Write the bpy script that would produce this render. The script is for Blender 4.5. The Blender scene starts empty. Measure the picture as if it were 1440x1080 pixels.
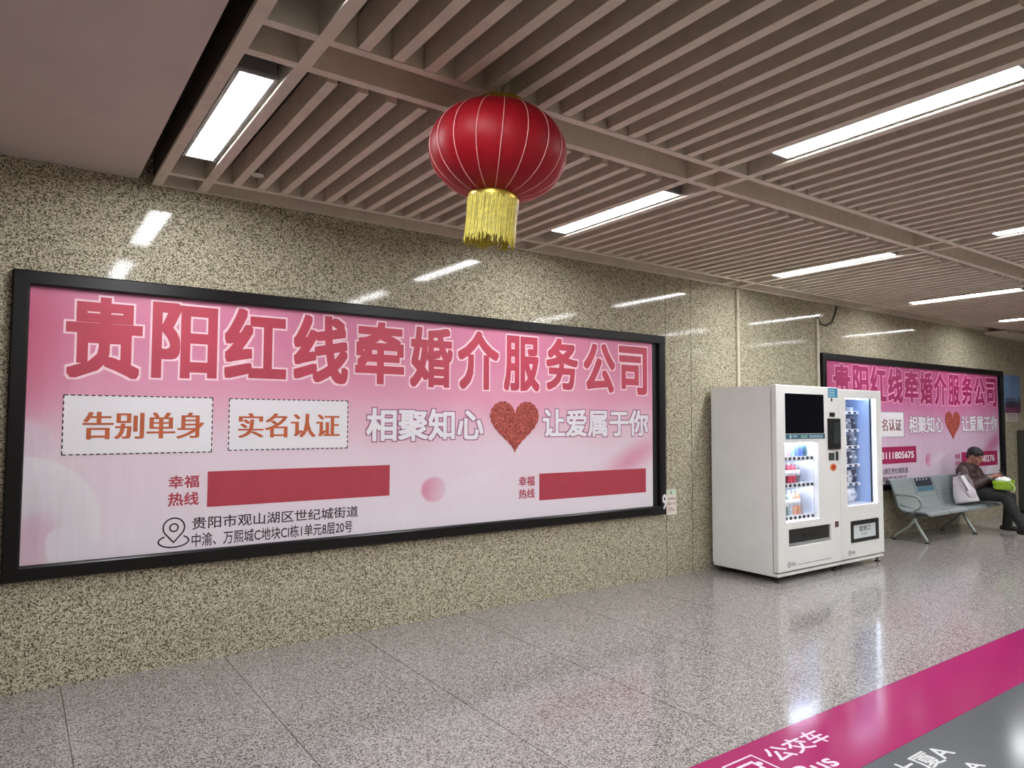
import bpy, bmesh, math, random
from mathutils import Vector, Matrix, noise
random.seed(7)
S = bpy.context.scene
COL = S.collection
PI = math.pi

# ------------------------------------------------------------------ camera
F_PX, YAW, PITCH, ROLL, CAM = 989.3, math.radians(35.143), math.radians(3.020), math.radians(.1926), Vector((0, -4.9326, 1.55))
fw = Vector((math.sin(YAW)*math.cos(PITCH), math.cos(YAW)*math.cos(PITCH), math.sin(PITCH)))
rt = Vector((math.cos(YAW), -math.sin(YAW), 0))
up = rt.cross(fw)
rt2 = rt*math.cos(ROLL) + up*math.sin(ROLL)
up2 = -rt*math.sin(ROLL) + up*math.cos(ROLL)
cd = bpy.data.cameras.new('camera'); cd.sensor_width = 36; cd.lens = F_PX/1440*36
cam = bpy.data.objects.new('camera', cd); COL.objects.link(cam)
m3 = Matrix((rt2, up2, -fw)).transposed().to_4x4(); m3.translation = CAM
cam.matrix_world = m3
S.camera = cam

# ------------------------------------------------------------------ light level
LAMP = 17.2          # emission of the ceiling panels
S.view_settings.view_transform = 'Standard'
S.view_settings.look = 'None'
S.view_settings.exposure = 1.87
S.view_settings.gamma = 1.0
S.view_settings.use_curve_mapping = False
S.world = bpy.data.worlds.new('station_hall_ambient'); S.world.use_nodes = True
bg = S.world.node_tree.nodes['Background']
bg.inputs[0].default_value = (.95, .97, 1.0, 1); bg.inputs[1].default_value = .14

# ------------------------------------------------------------------ materials
def srgb(r, g, b):
    def f(c):
        c /= 255
        return c/12.92 if c <= .04045 else ((c+.055)/1.055)**2.4
    return (f(r), f(g), f(b), 1)
MATS = {}
class NT:
    def __init__(s, name):
        s.m = bpy.data.materials.new(name); s.m.use_nodes = True
        s.t = s.m.node_tree; s.n = s.t.nodes; s.b = s.n['Principled BSDF']; s.out = s.n['Material Output']
    def add(s, typ, **kw):
        n = s.n.new(typ)
        for k, v in kw.items():
            if k.startswith('i_'): n.inputs[int(k[2:])].default_value = v
            else: setattr(n, k, v)
        return n
    def link(s, a, b): s.t.links.new(a, b)
    def coord(s, kind='Object'): return s.add('ShaderNodeTexCoord').outputs[kind]
    def math(s, op, a, b=None, c=None):
        n = s.add('ShaderNodeMath', operation=op)
        for i, v in enumerate((a, b, c)):
            if v is None: continue
            if isinstance(v, (int, float)): n.inputs[i].default_value = v
            else: s.link(v, n.inputs[i])
        return n.outputs[0]
    def sep(s, v):
        n = s.add('ShaderNodeSeparateXYZ'); s.link(v, n.inputs[0]); return n.outputs
    def ramp(s, f, stops, interp='LINEAR'):
        n = s.add('ShaderNodeValToRGB'); r = n.color_ramp; r.interpolation = interp
        while len(r.elements) < len(stops): r.elements.new(.5)
        for e, (p, c) in zip(r.elements, stops): e.position = p; e.color = c
        s.link(f, n.inputs[0]); return n.outputs[0]
    def mix(s, f, a, b, mode='MIX'):
        n = s.add('ShaderNodeMixRGB', blend_type=mode)
        for i, v in enumerate((f, a, b)):
            if isinstance(v, (int, float)): n.inputs[i].default_value = v
            elif isinstance(v, tuple): n.inputs[i].default_value = v
            else: s.link(v, n.inputs[i])
        return n.outputs[0]
    def noise(s, vec, scale, detail=2, rough=.5):
        n = s.add('ShaderNodeTexNoise'); n.inputs['Scale'].default_value = scale; n.inputs['Detail'].default_value = detail
        n.inputs['Roughness'].default_value = rough; s.link(vec, n.inputs['Vector']); return n.outputs['Fac']
    def vor(s, vec, scale, out='Distance', feature='F1'):
        n = s.add('ShaderNodeTexVoronoi', feature=feature); n.inputs['Scale'].default_value = scale; s.link(vec, n.inputs['Vector']); return n.outputs[out]
    def smooth(s, f, a, b, ta=0., tb=1.):
        n = s.add('ShaderNodeMapRange', interpolation_type='SMOOTHSTEP')
        for i, v in enumerate((None, a, b, ta, tb)):
            if v is not None: n.inputs[i].default_value = v
        s.link(f, n.inputs[0]); return n.outputs[0]
    def bump(s, h, strength, dist=.01):
        n = s.add('ShaderNodeBump'); n.inputs['Strength'].default_value = strength; n.inputs['Distance'].default_value = dist
        s.link(h, n.inputs['Height']); s.link(n.outputs[0], s.b.inputs['Normal'])
    def color(s, c): s.link(c, s.b.inputs['Base Color'])

def plain(name, rgb, rough=.5, metal=0., spec=.5, var=.06, scale=12., coat=0.):
    if name in MATS: return MATS[name]
    t = NT(name); c = srgb(*rgb)
    f = t.noise(t.coord(), scale, 3)
    d = tuple(x*(1-var) for x in c[:3])+(1,); e = tuple(min(1, x*(1+var)) for x in c[:3])+(1,)
    t.color(t.ramp(f, [(.3, d), (.7, e)]))
    t.b.inputs['Roughness'].default_value = rough; t.b.inputs['Metallic'].default_value = metal
    t.b.inputs['Specular IOR Level'].default_value = spec; t.b.inputs['Coat Weight'].default_value = coat
    MATS[name] = t.m; return t.m
def glow(name, rgb, k):
    if name in MATS: return MATS[name]
    t = NT(name); c = srgb(*rgb)
    t.b.inputs['Base Color'].default_value = c; t.b.inputs['Emission Color'].default_value = c; t.b.inputs['Emission Strength'].default_value = k
    MATS[name] = t.m; return t.m
def granite(name, light, mid, dark, scale, rough, seams_x=(), pitch=None, off=0, ypitch=None, yoff=0, lo=.36, hi=.50, spec=.5):
    t = NT(name); v = t.coord()
    n1 = t.noise(v, scale, 3, .65); vo = t.vor(v, scale*.9, 'Color')
    f = t.math('ADD', t.math('MULTIPLY', n1, .72), t.math('MULTIPLY', t.sep(vo)[0], .24))
    big = t.noise(v, 1.1, 2)
    c = t.ramp(f, [(lo, srgb(*dark)), ((lo+hi)/2, srgb(*mid)), (hi+.06, srgb(*light))])
    c = t.mix(t.math('MULTIPLY', big, .16), c, srgb(*mid))
    x, y, z = t.sep(v)
    def seam(src, w): return t.math('LESS_THAN', t.math('ABSOLUTE', src), w)
    ms = []
    for sx in seams_x: ms.append(seam(t.math('SUBTRACT', x, sx), .004))
    if pitch:
        q = t.math('WRAP', t.math('SUBTRACT', x, off), -pitch/2, pitch/2); n = q.node; n.inputs[1].default_value = pitch/2; n.inputs[2].default_value = -pitch/2
        ms.append(seam(q, .003))
    if ypitch:
        q = t.math('WRAP', t.math('SUBTRACT', y, yoff), ypitch/2, -ypitch/2)
        ms.append(t.math('MULTIPLY', seam(q, .002), .35))
    for mk in ms: c = t.mix(t.math('MULTIPLY', mk, .8), c, srgb(45, 42, 36))
    t.color(c)
    t.b.inputs['Roughness'].default_value = rough
    t.b.inputs['Specular IOR Level'].default_value = spec
    MATS[name] = t.m; return t.m
M_WALL = granite('wall_granite', (218, 210, 188), (158, 149, 124), (46, 38, 26), 150, .07, seams_x=(5.38, 5.765, 10.9), lo=.37, hi=.53, spec=.2)
M_FLOOR = granite('floor_granite', (186, 181, 177), (142, 137, 133), (56, 52, 50), 150, .12, lo=.37, hi=.53, pitch=.905, off=.262, ypitch=1.8, yoff=-.94)
M_CEIL = plain('ceiling_paint', (216, 205, 188), .6)
M_SLAB = plain('ceiling_void', (70, 62, 58), .9)
M_SOFF = plain('soffit_panel_paint', (205, 192, 184), .55, var=.03, scale=3)
M_BLACK = plain('black_metal', (15, 13, 15), .3, 0, .35)
M_BACK = plain('black_backing', (16, 14, 16), .6)
M_WHITE = plain('white_paint', (232, 232, 228), .4, var=.02, scale=4)
M_SIDE = plain('white_cabinet_paint', (236, 238, 236), .45, var=.03, scale=4)
M_DARK = plain('dark_plastic', (22, 24, 26), .35)
M_SCREEN = plain('screen_glass', (6, 9, 17), .1, spec=.15)
M_STEEL = plain('silver_steel', (140, 150, 150), .4, .35)
M_INK = plain('black_ink', (30, 26, 30), .6)
M_PRINTW = plain('white_print', (228, 224, 228), .55, var=.01)
M_LAMP = glow('lamp_diffuser', (250, 252, 255), LAMP)
M_LED = glow('led_strip', (205, 222, 255), 4.0)
M_LEDB = glow('led_strip_bright', (225, 234, 255), 9.0)

# ------------------------------------------------------------------ mesh helpers
class MB:
    def __init__(s): s.bm = bmesh.new()
    def box(s, x0, x1, y0, y1, z0, z1, bev=0, seg=2):
        r = bmesh.ops.create_cube(s.bm, size=1)
        for v in r['verts']:
            v.co = Vector(((x0+x1)/2+v.co.x*(x1-x0), (y0+y1)/2+v.co.y*(y1-y0), (z0+z1)/2+v.co.z*(z1-z0)))
        if bev:
            es = list({e for v in r['verts'] for e in v.link_edges})
            bmesh.ops.bevel(s.bm, geom=es, offset=bev, segments=seg, profile=.6, affect='EDGES')
        return s
    def tube(s, pts, rad, n=8, caps=True, sx=1., sy=1.):
        pts = [Vector(p) for p in pts]
        rs = rad if isinstance(rad, (list, tuple)) else [rad]*len(pts)
        rings = []; prev = None
        for i, p in enumerate(pts):
            d = (pts[min(i+1, len(pts)-1)]-pts[max(i-1, 0)])
            d = d.normalized() if d.length > 1e-9 else Vector((0, 0, 1))
            if prev is None:
                a = Vector((1, 0, 0)) if abs(d.x) < .9 else Vector((0, 0, 1))
                u = (a-d*a.dot(d)).normalized()
            else:
                u = (prev-d*prev.dot(d)); u = u.normalized() if u.length > 1e-6 else d.orthogonal().normalized()
            prev = u; w = d.cross(u)
            rings.append([s.bm.verts.new(p+(u*math.cos(t)*sx+w*math.sin(t)*sy)*rs[i]) for t in [2*PI*k/n for k in range(n)]])
        for a, b in zip(rings, rings[1:]):
            for k in range(n): s.bm.faces.new((a[k], a[(k+1) % n], b[(k+1) % n], b[k]))
        if caps:
            s.bm.faces.new(rings[0][::-1]); s.bm.faces.new(rings[-1])
        return s
    def lathe(s, prof, n=24, c=(0, 0, 0), rfun=None):
        c = Vector(c); rings = []
        for r, z in prof:
            ring = []
            for k in range(n):
                t = 2*PI*k/n; rr = r*(rfun(t) if rfun else 1)
                ring.append(s.bm.verts.new(c+Vector((rr*math.cos(t), rr*math.sin(t), z))))
            rings.append(ring)
        for a, b in zip(rings, rings[1:]):
            for k in range(n): s.bm.faces.new((a[k], a[(k+1) % n], b[(k+1) % n], b[k]))
        if prof[0][0] > 1e-5: s.bm.faces.new(rings[0][::-1])
        if prof[-1][0] > 1e-5: s.bm.faces.new(rings[-1])
        return s
    def prism(s, pts, axis, a, b):
        # pts 2D outline extruded along axis from a to b
        def P(p, t):
            return {'x': (t, p[0], p[1]), 'y': (p[0], t, p[1]), 'z': (p[0], p[1], t)}[axis]
        A = [s.bm.verts.new(P(p, a)) for p in pts]; B = [s.bm.verts.new(P(p, b)) for p in pts]
        n = len(pts)
        for k in range(n): s.bm.faces.new((A[k], A[(k+1) % n], B[(k+1) % n], B[k]))
        s.bm.faces.new(A[::-1]); s.bm.faces.new(B)
        return s
    def sphere(s, c, r, sc=(1, 1, 1), n=16, m=10):
        c = Vector(c)
        res = bmesh.ops.create_uvsphere(s.bm, u_segments=n, v_segments=m, radius=1)
        for v in res['verts']: v.co = c+Vector((v.co.x*r*sc[0], v.co.y*r*sc[1], v.co.z*r*sc[2]))
        return s
    def holed(s, x0, x1, z0, z1, y0, y1, holes):
        """panel in the xz plane, thickness y0..y1, with rectangular openings (hx0,hx1,hz0,hz1)"""
        xs = sorted({x0, x1, *[h[0] for h in holes], *[h[1] for h in holes]}); zs = sorted({z0, z1, *[h[2] for h in holes], *[h[3] for h in holes]})
        def solid(i, j):
            if not (0 <= i < len(xs)-1 and 0 <= j < len(zs)-1): return False
            cx, cz = (xs[i]+xs[i+1])/2, (zs[j]+zs[j+1])/2
            return not any(h[0] < cx < h[1] and h[2] < cz < h[3] for h in holes)
        V = {}
        def v(i, j, y):
            k = (i, j, y)
            if k not in V: V[k] = s.bm.verts.new((xs[i], y, zs[j]))
            return V[k]
        for i in range(len(xs)-1):
            for j in range(len(zs)-1):
                if not solid(i, j): continue
                s.bm.faces.new((v(i, j, y0), v(i+1, j, y0), v(i+1, j+1, y0), v(i, j+1, y0)))
                s.bm.faces.new((v(i, j, y1), v(i, j+1, y1), v(i+1, j+1, y1), v(i+1, j, y1)))
                for di, dj, a, b in ((-1, 0, (i, j), (i, j+1)), (1, 0, (i+1, j+1), (i+1, j)), (0, -1, (i+1, j), (i, j)), (0, 1, (i, j+1), (i+1, j+1))):
                    if not solid(i+di, j+dj):
                        s.bm.faces.new((v(*a, y0), v(*b, y0), v(*b, y1), v(*a, y1)))
        return s
    def build(s, name, mat, parent=None, loc=(0, 0, 0), smooth=False, rot=None, auto=None):
        bmesh.ops.recalc_face_normals(s.bm, faces=s.bm.faces[:])
        me = bpy.data.meshes.new(name); s.bm.to_mesh(me); s.bm.free()
        if smooth or auto:
            me.polygons.foreach_set('use_smooth', [True]*len(me.polygons))
            if auto: me.set_sharp_from_angle(angle=math.radians(auto))
        for m in (mat if isinstance(mat, list) else [mat]): me.materials.append(m)
        o = bpy.data.objects.new(name, me); COL.objects.link(o); o.location = loc
        if rot: o.rotation_euler = rot
        if parent: o.parent = parent
        return o
def tag(o, label=None, cat=None, group=None, kind=None):
    for k, v in (('label', label), ('category', cat), ('group', group), ('kind', kind)):
        if v: o[k] = v
    return o
def thing(name, label, cat, loc=(0, 0, 0), group=None, rot=None):
    o = bpy.data.objects.new(name, None); COL.objects.link(o); o.location = loc; o.empty_display_size = .1
    if rot: o.rotation_euler = rot
    return tag(o, label, cat, group)
def copy_tree(o, parent=None):
    c = o.copy(); COL.objects.link(c)
    if parent: c.parent = parent
    for ch in [x for x in bpy.data.objects if x.parent == o]: copy_tree(ch, c)
    return c
def kids(o): return [x for x in bpy.data.objects if x.parent == o]

GLY = {}
def glyph(s):
    if s not in GLY:
        c = bpy.data.curves.new('lettering', 'FONT'); c.body = s; c.resolution_u = 3
        o = bpy.data.objects.new('lettering', c); COL.objects.link(o)
        dg = bpy.context.evaluated_depsgraph_get()
        me = bpy.data.meshes.new_from_object(o.evaluated_get(dg))
        vs = [(v.co.x, v.co.y) for v in me.vertices]; fs = [tuple(p.vertices) for p in me.polygons]
        bpy.data.objects.remove(o); bpy.data.curves.remove(c); bpy.data.meshes.remove(me)
        GLY[s] = (vs, fs)
    return GLY[s]
def letters(mb, s, x0, x1, z0, z1, bold=0., grow=0., tf=None, bold_z=None):
    """adds the glyphs of s so that their bold outline fills the box; grow (metres) widens every stroke for an outline.
    tf maps (x, z, layer) to 3-D; the stroke weight comes from slightly shifted copies laid in one plane"""
    vs, fs = glyph(s)
    bz = bold if bold_z is None else bold_z
    xa, xb = min(v[0] for v in vs)-bold, max(v[0] for v in vs)+bold; za, zb = min(v[1] for v in vs)-bz, max(v[1] for v in vs)+bz
    kx, kz = (x1-x0)/(xb-xa), (z1-z0)/(zb-za)
    dx, dz = bold*kx+grow, bz*kz+grow
    offs = [(0, 0)]
    if dx > 0: offs = [(a*dx, b*dz) for a in (-1, 0, 1) for b in (-1, 0, 1)] if not grow and bold < .02 else [(a*dx, b*dz) for a in (-1, -.5, 0, .5, 1) for b in (-1, -.5, 0, .5, 1) if grow == 0 or abs(a) == 1 or abs(b) == 1 or a == b == 0]
    for i, (ox, oz) in enumerate(offs):
        V = [mb.bm.verts.new(tf(x0+(v[0]-xa)*kx+ox, z0+(v[1]-za)*kz+oz, i)) for v in vs]
        for f in fs:
            try: mb.bm.faces.new([V[k] for k in f])
            except ValueError: pass
def plane_y(y): return lambda x, z, i: (x, y-.00003*i, z)
def plane_z(z0): return lambda x, y, i: (x, y, z0+.00003*i)
def flat(mb, pts, y):
    mb.bm.faces.new([mb.bm.verts.new((p[0], y, p[1])) for p in pts]); return mb
def build_flat(mb, name, mat, parent, facing=(0, -1, 0), loc=(0, 0, 0)):
    f = Vector(facing); mb.bm.normal_update()
    for p in mb.bm.faces[:]:
        if p.normal.dot(f) < 0: p.normal_flip()
    me = bpy.data.meshes.new(name); mb.bm.to_mesh(me); mb.bm.free(); me.materials.append(mat)
    o = bpy.data.objects.new(name, me); COL.objects.link(o); o.location = loc
    if parent: o.parent = parent
    return o
def remesh(name, mbs, mat, parent, voxel, smooth_it=3, loc=(0, 0, 0)):
    o = mbs.build(name, mat, None)
    md = o.modifiers.new('r', 'REMESH'); md.mode = 'VOXEL'; md.voxel_size = voxel
    if smooth_it:
        sm = o.modifiers.new('s', 'SMOOTH'); sm.iterations = smooth_it; sm.factor = .5
    dg = bpy.context.evaluated_depsgraph_get()
    me = bpy.data.meshes.new_from_object(o.evaluated_get(dg))
    me.polygons.foreach_set('use_smooth', [True]*len(me.polygons))
    if not me.materials: me.materials.append(mat)
    old = o.data; o.modifiers.clear(); o.data = me; bpy.data.meshes.remove(old); me.name = name
    o.location = loc
    if parent: o.parent = parent
    return o

# ------------------------------------------------------------------ room shell
ZC = 3.044                       # underside of the slatted ceiling
X0, X1, Y1 = -4.0, 16.0, -8.35
tag(MB().box(X0, X1, Y1, .0, -.1, 0).build('floor', M_FLOOR), kind='structure')
tag(MB().box(X0, X1, 0, .15, 0, 3.7).build('wall_back', M_WALL), kind='structure')
tag(MB().box(X0, X1, Y1-.15, Y1, 0, 3.7).build('wall_front', M_WALL), kind='structure')
tag(MB().box(X1, X1+.15, Y1, 0, 0, 3.7).build('wall_right', M_WALL), kind='structure')
tag(MB().box(X0-.15, X0, Y1, 0, 0, 3.7).build('wall_left', M_WALL), kind='structure')
ceiling = tag(MB().box(X0, X1, Y1, 0, 3.5, 3.65).build('ceiling', M_SLAB), kind='structure')
LX = [.8145, 3.487, 6.36, 9.19, 11.85]
bars = []
for lx in LX: bars += [lx-.13, lx+.13]
# cross bars (run away from the wall) on both sides of every lamp line
for bx in bars:
    if bx == bars[0]:             # the first bar is shallow; dark strip added above it to blacken the gap
        MB().box(bx-.029, bx+.029, Y1, -.005, ZC, ZC+.022).build('ceiling_bar', M_CEIL, ceiling)
        MB().box(bx-.020, bx+.020, Y1, -.005, ZC+.0225, ZC+.2).build('gap_dark_strip', M_SLAB, ceiling)
        continue
    MB().box(bx-.029, bx+.029, Y1, -.005, ZC, ZC+.17).build('ceiling_bar', M_CEIL, ceiling)
# paired long bars (run along the wall)
YB = [(-.005, -.29), (-2.04, -2.295), (-4.04, -4.295), (-6.04, -6.295)]
for ya, yb in YB:
    for y, w in ((ya, .05), (yb, .045)):
        yy = y-w/2 if y > -.01 else y
        MB().box(.70, X1, yy-w/2, yy+w/2, ZC+.0008, ZC+.225).build('ceiling_rail', M_CEIL, ceiling)
    MB().box(.70, X1, yb, ya-.01, ZC+.226, ZC+.25).build('rail_cover', M_CEIL, ceiling)
# slats between them
bays = [(YB[i][1]-.022-.008, (YB[i+1][0]+.06) if i < 3 else Y1) for i in range(4)]
for i, (y0, y1) in enumerate(bays):
    for k in range(len(LX)):
        xa = bars[2*k+1]+.029; xb = (bars[2*k+2]-.029) if 2*k+2 < len(bars) else X1
        n = int(round((xb-xa-.10)/.1525)); p = (xb-xa)/(n+.45)
        m = MB()
        for j in range(n):
            cx = xa+.125+(j*(xb-xa-.25)/(n-1))
            yend = y1 if i else y1+.012*((j*7) % 3)
            m.box(cx-.025, cx+.025, yend, y0, ZC+.0004, ZC+.135)
        m.build('slat_panel', M_CEIL, ceiling)
# flat soffit at the left end, with one fine joint
sof = MB()
for a, b in ((-.006, -.872), (-.876, -2.68), (-2.684, -4.5), (-4.504, -6.3), (-6.304, Y1)):
    sof.box(X0, .58, b, a, 3.067, 3.30)
sof.build('soffit_panel', M_SOFF, ceiling)
for y in (-.874, -2.682, -4.502, -6.302): MB().box(X0, .579, y-.0019, y+.0019, 3.0666, 3.08).build('joint_strip', plain('joint_pale', (225, 215, 205), .5), ceiling)
# plain ceiling panel past the slats at the far end
tag(MB().box(12.95, X1, -.33, -.002, 2.985, 3.035).build('trim_1', M_CEIL), kind='structure')

# ------------------------------------------------------------------ ceiling lamps
def make_lamp():
    t = thing('ceiling_light', '', 'light')
    w, l = .086, .61
    m = MB().holed(-w, w, -l, l, .014, .0, [(-w+.014, w-.014, -l+.018, l-.018)])
    for v in m.bm.verts: v.co = Vector((v.co.x, v.co.z, v.co.y))
    m.build('lamp_frame', plain('lamp_frame_grey', (150, 152, 152), .4), t)
    MB().box(-w+.0145, w-.0145, -l+.0185, l-.0185, .004, .012).build('diffuser', M_LAMP, t)
    MB().box(-w+.006, w-.006, -l+.004, l-.004, .015, .10).build('housing', plain('lamp_housing_grey', (120, 120, 120), .5), t)
    return t
lamp0 = None
col_txt = ['nearest the flat soffit at left', 'level with the red lantern and near poster', 'level with the vending machines', 'level with the far poster and bench', 'farthest one past the bench']
row_txt = ['in wall row', 'in second row']
for j, ly in enumerate((-1.205, -3.20, -5.2, -7.2)):
    for k, lx in enumerate(LX):
        if lamp0 is None: lamp0 = l = make_lamp()
        else: l = copy_tree(lamp0)
        l.location = (lx, ly-(.03 if k == 0 and j == 0 else 0), ZC+.012)
        if j < 2 and k < 5: tag(l, 'white ceiling light %s, %s' % (row_txt[j], col_txt[k]), 'light', 'recessed ceiling light panels')
        else: tag(l, 'white ceiling light panel outside the photo, beyond its edges', 'light', 'ceiling light panels outside the photo')

# sprinkler heads under the ceiling
def sprinkler(x, y, label):
    t = thing('sprinkler_head', label, 'sprinkler', (x, y, ZC), 'sprinkler heads')
    MB().lathe([(.012, .035), (.012, .45)], 10).build('pipe', M_STEEL, t, smooth=True)
    MB().lathe([(.0, -.004), (.040, .0), (.042, .006), (.020, .014), (.014, .034), (0, .036)], 20).build('deflector', plain('sprinkler_white', (205, 200, 188), .4), t, smooth=True)
sprinkler(1.155, -.57, 'small round sprinkler head between slats beside the nearest wall light')
sprinkler(4.55, -.50, 'small round sprinkler head between slats right of the red lantern')

# ------------------------------------------------------------------ posters
def poster_mat(name, top, mid, low, bot, deep):
    t = NT(name); v = t.coord(); x, y, z = t.sep(v)
    wob = t.noise(v, 1.3, 2)
    zz = t.math('ADD', z, t.math('MULTIPLY', t.math('SUBTRACT', wob, .5), .35))
    c = t.ramp(t.math('DIVIDE', t.math('SUBTRACT', zz, .7), 1.65), [(0, srgb(*bot)), (.38, srgb(*low)), (.62, srgb(*mid)), (.86, srgb(*top)), (1, srgb(*top))])
    def ell(cx, cz, rx, rz, soft=.12, ang=0):
        dx = t.math('SUBTRACT', x, cx); dz = t.math('SUBTRACT', z, cz)
        ca, sa = math.cos(ang), math.sin(ang)
        u = t.math('DIVIDE', t.math('ADD', t.math('MULTIPLY', dx, ca), t.math('MULTIPLY', dz, sa)), rx)
        w = t.math('DIVIDE', t.math('SUBTRACT', t.math('MULTIPLY', dz, ca), t.math('MULTIPLY', dx, sa)), rz)
        r = t.math('SQRT', t.math('ADD', t.math('MULTIPLY', u, u), t.math('MULTIPLY', w, w)))
        return t.smooth(r, 1-soft, 1., 1., 0.), r
    # deep pink corner at the left, soft petals
    a, r = ell(-.05, 2.0, .45, .75, .95); c = t.mix(t.math('MULTIPLY', a, .65), c, srgb(*deep))
    a, r = ell(.0, 1.42, .22, .16, .35); c = t.mix(t.math('MULTIPLY', a, .75), c, srgb(214, 196, 206))
    a, r = ell(.03, .93, .42, .42, .06); g = t.ramp(r, [(.2, srgb(208, 202, 208)), (.95, srgb(224, 220, 224))]); c = t.mix(t.math('MULTIPLY', a, .8), c, g)
    a, r = ell(.05, .78, .18, .32, .5, -.5); c = t.mix(t.math('MULTIPLY', a, .5), c, srgb(205, 150, 175))
    a, r = ell(.32, .74, .22, .13, .1, -.9); c = t.mix(t.math('MULTIPLY', a, .7), c, srgb(222, 214, 222))
    a, r = ell(4.9, 1.20, .70, .20, .95, .42); c = t.mix(t.math('MULTIPLY', a, .75), c, srgb(*top))
    a, r = ell(5.2, .82, .75, .30, .15, .38); c = t.mix(t.math('MULTIPLY', a, .8), c, srgb(224, 218, 224))
    a, r = ell(2.71, 1.01, .125, .11, .25); g = t.ramp(t.math('SUBTRACT', x, 2.58), [(.0, srgb(*top)), (.28, srgb(218, 196, 208))]); c = t.mix(a, c, g)
    a, r = ell(3.05, 1.05, .55, .10, .9, .3); c = t.mix(t.math('MULTIPLY', a, .3), c, srgb(228, 222, 228))
    t.color(c); t.b.inputs['Roughness'].default_value = .42; t.b.inputs['Specular IOR Level'].default_value = .3
    # soft creases of the cloth, stronger towards the corners
    st = t.add('ShaderNodeMapping'); st.inputs['Rotation'].default_value = (0, math.radians(38), 0); st.inputs['Scale'].default_value = (7, 1, 1.1); t.link(v, st.inputs[0])
    n1 = t.noise(st.outputs[0], 1.2, 2)
    t.bump(n1, .35, .03)
    return t.m
def heart_mat():
    t = NT('rose_heart_print'); v = t.coord()
    d = t.vor(v, 24, 'Distance'); n = t.noise(v, 75, 3)
    f = t.math('ADD', t.math('MULTIPLY', t.math('SINE', t.math('MULTIPLY', d, 34)), .25), t.math('MULTIPLY', n, .9))
    c = t.ramp(f, [(.28, srgb(92, 20, 18)), (.5, srgb(172, 70, 58)), (.72, srgb(214, 112, 98))])
    t.color(c); t.b.inputs['Roughness'].default_value = .6; return t.m
M_HEART = heart_mat()

HEAD = (('贵', .224, .631, 1.80, 2.295), ('阳', .684, 1.074, 1.815, 2.30), ('红', 1.119, 1.531, 1.83, 2.305), ('线', 1.580, 1.985, 1.815, 2.305), ('牵', 2.040, 2.440, 1.825, 2.295),
        ('婚', 2.490, 2.872, 1.814, 2.29), ('介', 2.919, 3.324, 1.81, 2.295), ('服', 3.375, 3.756, 1.81, 2.285), ('务', 3.830, 4.199, 1.83, 2.295), ('公', 4.268, 4.662, 1.82, 2.28), ('司', 4.715, 5.094, 1.81, 2.28))
def frame_bars(x0, x1, z0, z1, w, y0, y1):
    """one mitred frame: profile swept round the rectangle with a raised lip"""
    mb = MB()
    prof = [(0, y1), (0, y0+.008), (.008, y0), (w-.012, y0), (w-.004, y0+.006), (w, y0+.016), (w, y1)]
    def corner(d): return [(x0+d, z0+d), (x1-d, z0+d), (x1-d, z1-d), (x0+d, z1-d)]
    rings = [[mb.bm.verts.new((c[0], y, c[1])) for c in corner(d)] for d, y in prof]
    for a, b in zip(rings, rings[1:]):
        for k in range(4): mb.bm.faces.new((a[k], a[(k+1) % 4], b[(k+1) % 4], b[k]))
    return mb
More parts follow.
